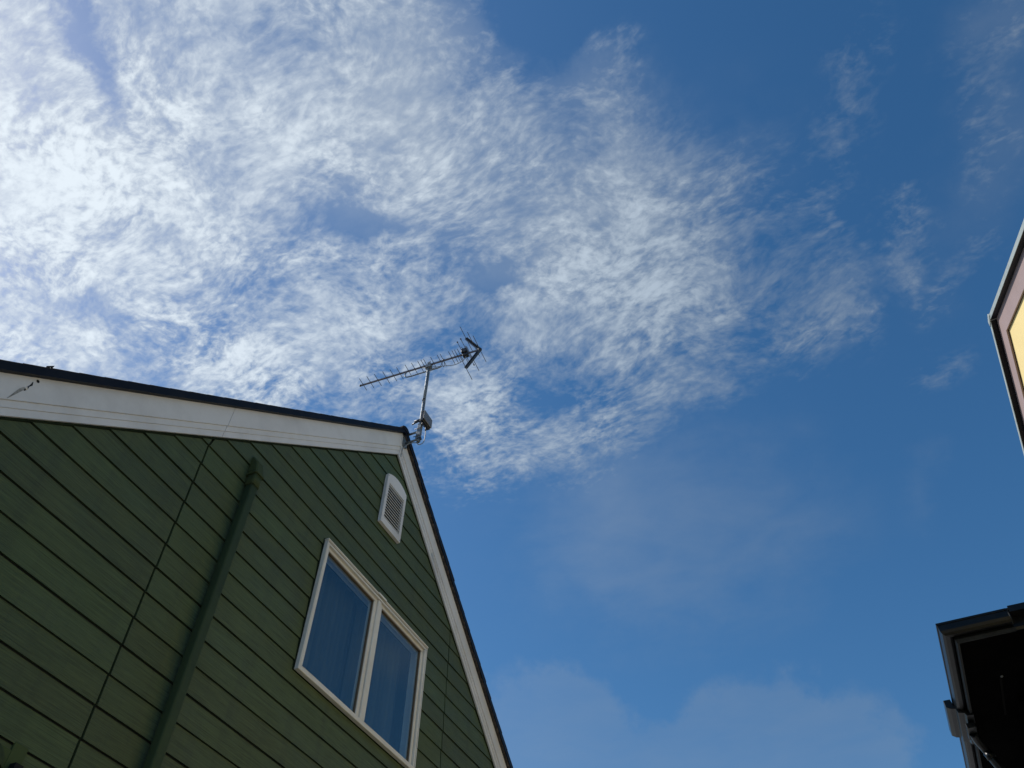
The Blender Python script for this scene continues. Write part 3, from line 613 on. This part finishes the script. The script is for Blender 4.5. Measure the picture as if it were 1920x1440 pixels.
# boom
m = MB(); bw = 0.0075
def sq(s): return [bp(s, dz, e) for dz, e in ((-bw, -bw), (-bw, bw), (bw, bw), (bw, -bw))]
m.hexa(sq(-0.735), sq(0.535)); boom = m.build('boom', 'alu', aerial, 0.001)
m = MB(); m.box((0, 0, 0), (0, 0, 0)) if False else None
m = MB(); m.tube([bp(-0.742), bp(-0.730)], 0.011, 8); m.build('boom_cap', 'plastic', boom)
ELS = [(-0.708, .151), (-0.628, .153), (-0.547, .153), (-0.457, .151), (-0.380, .149), (-0.310, .149), (-0.219, .143), (-0.152, .140), (-0.087, .138), (-0.052, .136), (-0.025, .134), (0.048, .132), (0.117, .130), (0.148, .132), (0.234, .143), (0.269, .143), (0.295, .143), (0.324, .147)]
proto = None
for s_, L_ in ELS:
    if proto is None:
        m = MB(); h = 0.5*ELS[0][1]*SA*1.03; m.tube([(el*-h)[:2] + (-EYE,), (el*h)[:2] + (-EYE,)], 0.0031, 6); m.tube([(el*-0.008)[:2] + (-EYE,), (el*0.008)[:2] + (-EYE,)], 0.006, 6)
        proto = m.build('director', 'rod', aerial); d_ = proto
    else: d_ = proto.copy(); COL.objects.link(d_)
    p_ = Vector(bp(s_, 0.007)); d_.matrix_parent_inverse = WORLDINV[aerial.name]
    d_.location = (p_.x, p_.y, p_.z + EYE)
def rod(name, s, z, half, r=0.0034, ball=False, mt='rod'):
    m = MB(); a = Vector(bp(s, z, -half)); b = Vector(bp(s, z, half)); m.tube([a, b], r, 6)
    if ball:
        for q, sg in ((a, -1), (b, 1)): m.tube([q, q + el*0.012*sg], 0.0075, 8)
    return m.build(name, mt, aerial)
rod('dipole', 0.352, 0.020, 0.142, 0.003, True); rod('dipole', 0.395, 0.022, 0.165, 0.003, True)
for s_ in (0.372, 0.410): rod('director', s_, 0.004, 0.09)
m = MB(); c0 = Vector(bp(0.365, 0.0, 0))
def obox(m, s0, s1, z0_, z1_, e0, e1):
    m.hexa([bp(s0, z0_, e0), bp(s1, z0_, e0), bp(s1, z0_, e1), bp(s0, z0_, e1)], [bp(s0, z1_, e0), bp(s1, z1_, e0), bp(s1, z1_, e1), bp(s0, z1_, e1)])
obox(m, 0.338, 0.392, 0.012, 0.072, -0.028, 0.028); obox(m, 0.352, 0.408, -0.040, -0.009, -0.022, 0.022); m.build('dipole_box', 'plastic', aerial, 0.004)
# V reflector: two pierced arms carrying long rods
cz = 0.0
def arm(s_end, z_end):
    m = MB(); a = Vector((0.524, cz)); b = Vector((s_end, z_end/SA)); L = (b-a).length; u_ = (b-a)/L; nrm = Vector((-u_.y, u_.x))
    hw_ = 0.015
    def pt(t, o, e): q = a + u_*t + nrm*o; return bp(q.x, q.y*SA, e)
    for e0, e1 in ((-0.010, 0.010),):
        for o0, o1 in ((-hw_, -hw_*0.45), (hw_*0.45, hw_)):
            m.hexa([pt(0, o0, e0), pt(0, o1, e0), pt(0, o1, e1), pt(0, o0, e1)], [pt(L, o0, e0), pt(L, o1, e0), pt(L, o1, e1), pt(L, o0, e1)])
        t = 0.0
        while t < L:
            w_ = 0.05 if t == 0 else 0.008
            m.hexa([pt(t, -hw_*0.45, e0*0.9), pt(t, hw_*0.45, e0*0.9), pt(t, hw_*0.45, e1*0.9), pt(t, -hw_*0.45, e1*0.9)], [pt(min(L, t+w_), -hw_*0.45, e0*0.9), pt(min(L, t+w_), hw_*0.45, e0*0.9), pt(min(L, t+w_), hw_*0.45, e1*0.9), pt(min(L, t+w_), -hw_*0.45, e1*0.9)])
            t += w_ + (0.024 if t == 0 else 0.022)
    m.build('reflector_arm', 'plastic', aerial)
arm(0.370, 0.262); arm(0.392, -0.232)
m = MB(); obox(m, 0.508, 0.540, -0.016, 0.016, -0.012, 0.012); m.build('reflector_hub', 'plastic', aerial, 0.004)
rod('reflector_rod', 0.370, 0.258, 0.160); rod('reflector_rod', 0.452, 0.125, 0.160); rod('reflector_rod', 0.520, 0.012, 0.172)
rod('reflector_rod', 0.392, -0.228, 0.160); rod('reflector_rod', 0.456, -0.115, 0.160)
# curved brace under the boom and its clamps
m = MB(); cp_ = [bp(-0.236, -0.006), bp(-0.252, -0.045), bp(-0.238, -0.085), bp(-0.19, -0.099), bp(-0.10, -0.098), bp(0.0, -0.097), bp(0.10, -0.096), bp(0.135, -0.088)]
m.tube(spline(cp_, 5), 0.0068, 8); m.build('brace', 'galv', aerial)
m = MB(); m.tube([bp(0.150, 0.004), bp(0.135, -0.05), bp(0.120, -0.09)], 0.003, 6); m.tube([bp(0.150, 0.004), bp(0.163, -0.05), bp(0.166, -0.085)], 0.003, 6); m.tube([bp(0.142, 0.011), bp(0.158, 0.011)], 0.011, 8); m.build('brace_hanger', 'alu', aerial)
m = MB(); obox(m, -0.026, 0.026, -0.052, -0.012, -0.022, 0.022); obox(m, -0.014, 0.012, 0.008, 0.034, -0.014, 0.014); m.tube([bp(-0.055, -0.045, -0.015), bp(0.055, -0.045, -0.015)], 0.0035, 6); m.tube([bp(-0.045, -0.03, 0.015), bp(0.06, -0.03, 0.015)], 0.0035, 6)
m.tube([bp(0.0, 0.03), bp(0.004, 0.058)], 0.006, 8); m.build('boom_clamp', 'galv', aerial, 0.0)
m = MB(); m.tube(spline([bp(0.385, -0.035), bp(0.372, -0.075), bp(0.33, -0.115), bp(0.26, -0.125), bp(0.18, -0.100), bp(0.10, -0.075), bp(0.04, -0.082), bp(0.018, -0.12), (BO.x+0.017, BO.y, BZ-0.22), (BO.x+0.018, BO.y-0.004, BZ-0.50), (BO.x+0.020, BO.y-0.004, 5.64)], 6), 0.0036, 6); m.build('coaxial_cable', 'cable', aerial)
m = MB(); m.tube([(BO.x-0.002, BO.y, 5.845), (BO.x-0.002, BO.y, 5.855)], 0.0185, 10); m.build('cable_tie', 'plastic', aerial)

# ================================================================== yellow house: gable peak with a deep soffit
yh = thing('yellow_house', 'cream yellow gabled house with rose bargeboards and a pale metal roof edge', 'house', (5.5, 5.37, 0))
ay = R(-1.5); D1 = Vector((math.sin(ay), math.cos(ay), 0)); O1 = Vector((math.cos(ay), -math.sin(ay), 0))   # along the gable, into the house
A0 = Vector((2.11, 5.367, 5.907)); QP = R(26.4); TQ, CQ, SQ = math.tan(QP), math.cos(QP), math.sin(QP)
def Y(side, d, t, o):     # d out along the gable, t square below the roof's top face (t grows downwards), o into the house
    v = A0 + D1*(side*d) + O1*o; return (v.x, v.y, v.z - d*TQ - t/CQ)
LR = 3.05
def slab(name, mt, side, t0, t1, o0, o1, d0=0.0, d1=LR, bev=0.0):
    m = MB(); m.hexa([Y(side, d0, t1, o0), Y(side, d0, t1, o1), Y(side, d1, t1, o1), Y(side, d1, t1, o0)], [Y(side, d0, t0, o0), Y(side, d0, t0, o1), Y(side, d1, t0, o1), Y(side, d1, t0, o0)]); return m.build(name, mt, yh, bev)
for side in (-1, 1):
    slab('roof', 'black', side, 0.004, 0.040, 0.003, 7.0)
    slab('roof_edge', 'tin', side, 0.0, 0.036, -0.002, 0.003)
    slab('bargeboard', 'pink', side, 0.0405, 0.204, 0.048, 0.062)
    slab('board_trim', 'brown', side, 0.150, 0.2065, 0.0622, 0.066)
m = MB(); m.hexa([Y(1, 0.075, 0.012, -0.008), Y(1, 0.035, 0.012, 7.0), Y(-1, 0.035, 0.012, 7.0), Y(-1, 0.06, 0.012, -0.008)], [Y(1, 0.05, -0.018, -0.008), Y(1, 0.02, -0.02, 7.0), Y(-1, 0.02, -0.02, 7.0), Y(-1, 0.04, -0.018, -0.008)])
m.build('ridge_cap', 'tin', yh, 0.004)
m = MB()
hwid = 2.6
for side in (-1, 1):
    m.hexa([(Y(side, 0, 0, 0.070)[0], Y(side, 0, 0, 0.070)[1], -EYE), Y(side, 0, 0, 0.23)[:2] + (-EYE,), Y(side, hwid, 0, 0.23)[:2] + (-EYE,), Y(side, hwid, 0, 0.070)[:2] + (-EYE,)],
           [Y(side, 0, 0.158, 0.070), Y(side, 0, 0.158, 0.23), Y(side, hwid, 0.158, 0.23), Y(side, hwid, 0.158, 0.070)])
    m.hexa([Y(side, hwid-0.12, 0, 0.23)[:2] + (-EYE,), Y(side, hwid-0.12, 0, 6.8)[:2] + (-EYE,), Y(side, hwid, 0, 6.8)[:2] + (-EYE,), Y(side, hwid, 0, 0.23)[:2] + (-EYE,)],
           [Y(side, hwid-0.12, 0.158, 0.23), Y(side, hwid-0.12, 0.10, 6.8), Y(side, hwid, 0.10, 6.8), Y(side, hwid, 0.158, 0.23)])
m.build('wall', 'yellow', yh)

# ================================================================== dark-eaved house: corner of the eaves with its gutter
dh = thing('dark_eaved_house', 'house whose black eave corner, gutter and drain box show low at the right', 'house', (4.5, 12.0, 0))
C0 = Vector((0.970, 8.265, 4.900)); XE = 1.640; YE = 14.5; XR = 7.5
# gutter profile in (s inwards from the rim, z)
gp = [(0.0, 0.0), (0.0, -0.020), (0.010, -0.024), (0.012, -0.085), (0.022, -0.112), (0.045, -0.128), (0.085, -0.130), (0.110, -0.118), (0.118, -0.10), (0.118, -0.004), (0.110, -0.004), (0.104, -0.10), (0.045, -0.115), (0.020, -0.08), (0.012, -0.004)]
def gut_x(x): return lambda p: (x + 0*p[0], C0.y + p[0], C0.z + p[1])
def gut_y(y): return lambda p: (C0.x + p[0], y, C0.z + p[1])
def corner(p): return (C0.x + p[0], C0.y + p[0], C0.z + p[1])
m = MB(); m.prism(gp, corner, gut_x(XE), 0, False); m.build('gutter', 'gutter', dh)
m = MB(); m.prism(gp, corner, gut_y(YE), 0, False); m.build('gutter', 'gutter', dh)
m = MB(); m.prism([(0.004, 0.0), (0.004, -0.09), (0.02, -0.12), (0.045, -0.134), (0.09, -0.136), (0.118, -0.12), (0.122, 0.0)], gut_x(XE), gut_x(XE+0.012)); m.build('gutter_end', 'gutter_edge', dh, 0.002)
for o in ('x', 'y'):
    m = MB(); lip = [(0.1185, -0.002), (0.1185, -0.150), (0.124, -0.150), (0.135, -0.176), (0.150, -0.176), (0.150, -0.002)]
    m.prism(lip, corner, gut_x(XR) if o == 'x' else gut_y(YE)); m.build('fascia', 'gutter', dh)
    m = MB(); lp = [(0.120, -0.1505), (0.128, -0.182), (0.150, -0.182), (0.150, -0.1765), (0.134, -0.1765), (0.124, -0.1505)]
    m.prism(lp, corner, gut_x(XE+0.02) if o == 'x' else gut_y(YE)); m.build('fascia_trim', 'gutter_edge', dh)
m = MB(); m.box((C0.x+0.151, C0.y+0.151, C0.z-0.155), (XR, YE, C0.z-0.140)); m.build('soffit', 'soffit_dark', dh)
# roof above, a hip falling to both eaves
m = MB(); e_ = 0.055
V = [(C0.x+e_, C0.y+e_, C0.z+0.004), (XR, C0.y+e_, C0.z+0.004), (XR, YE, C0.z+0.004), (C0.x+e_, YE, C0.z+0.004), (C0.x+e_, C0.y+e_, C0.z+0.030), (XR, C0.y+e_, C0.z+0.030), (XR, YE, C0.z+0.030), (C0.x+e_, YE, C0.z+0.030), (XR, C0.y+3.2, C0.z+1.3), (C0.x+3.2, C0.y+3.2, C0.z+1.3), (C0.x+3.2, YE, C0.z+1.3)]
m.add(V, [(0, 1, 2, 3), (0, 1, 5, 4), (0, 4, 7, 3), (4, 5, 8, 9), (4, 9, 10, 7)]); m.build('roof', 'black', dh)
m = MB(); m.hexa([(XE+0.02, C0.y-0.012, C0.z-0.055), (XR, C0.y+0.06, C0.z-0.055), (XR, C0.y+0.10, C0.z-0.055), (XE+0.02, C0.y+0.115, C0.z-0.055)], [(XE+0.02, C0.y-0.012, C0.z+0.012), (XR, C0.y+0.06, C0.z+0.012), (XR, C0.y+0.10, C0.z+0.012), (XE+0.02, C0.y+0.115, C0.z+0.012)]); m.build('eave_edge', 'gutter', dh)
m = MB(); m.box((1.70, 9.90, -EYE), (7.2, 10.02, C0.z-0.156)); m.box((1.70, 10.02, -EYE), (1.82, 14.3, C0.z-0.156)); m.build('wall', 'beige', dh)
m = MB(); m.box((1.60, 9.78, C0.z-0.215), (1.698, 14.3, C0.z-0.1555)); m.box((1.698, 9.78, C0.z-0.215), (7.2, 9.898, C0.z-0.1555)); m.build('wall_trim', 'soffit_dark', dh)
# drain box clasping the gutter, and the pipe that leaves it for the wall
m = MB(); y_a, y_b = 9.90, 10.62
bp_ = [(-0.085, 0.022), (-0.085, -0.055), (-0.045, -0.085), (0.0, -0.095), (0.012, -0.145), (0.07, -0.160), (0.085, -0.195), (0.16, -0.200), (0.16, -0.165), (0.119, -0.16), (0.119, -0.142), (0.0, -0.06), (-0.01, 0.022)]
m.prism(bp_, gut_y(y_a), gut_y(y_b)); db = m.build('drain_box', 'gutter', dh, 0.004)
m = MB(); m.box((C0.x+0.05, 10.06, C0.z-0.26), (C0.x+0.15, 10.36, C0.z-0.201)); m.build('outlet', 'gutter', db, 0.006)
m = MB(); m.tube(spline([(C0.x+0.10, 10.22, C0.z-0.25), (C0.x+0.13, 10.36, C0.z-0.285), (C0.x+0.185, 10.50, C0.z-0.34), (C0.x+0.235, 10.53, C0.z-0.50), (C0.x+0.33, 10.57, C0.z-0.72), (C0.x+0.60, 10.62, C0.z-1.0), (C0.x+0.67, 10.63, C0.z-1.15), (C0.x+0.67, 10.63, C0.z-1.6), (C0.x+0.67, 10.63, -EYE)], 5), 0.045, 14); dp = m.build('downpipe', 'gutter', dh)
m = MB(); m.tube([(C0.x+0.190, 10.505, C0.z-0.36), (C0.x+0.212, 10.515, C0.z-0.43)], 0.052, 14); m.build('collar', 'gutter', dp)
# soffit seam and the small bright fitting at its end
m = MB(); m.box((1.452, 9.30, C0.z-0.160), (1.474, 10.14, C0.z-0.1555)); ss = m.build('soffit_seam', 'seam', dh)
m = MB(); m.tube([(1.475, 9.27, C0.z-0.1555), (1.475, 9.27, C0.z-0.165), (1.475, 9.27, C0.z-0.172)], [0.016, 0.014, 0.004], 12); m.build('fitting', 'galv', ss)
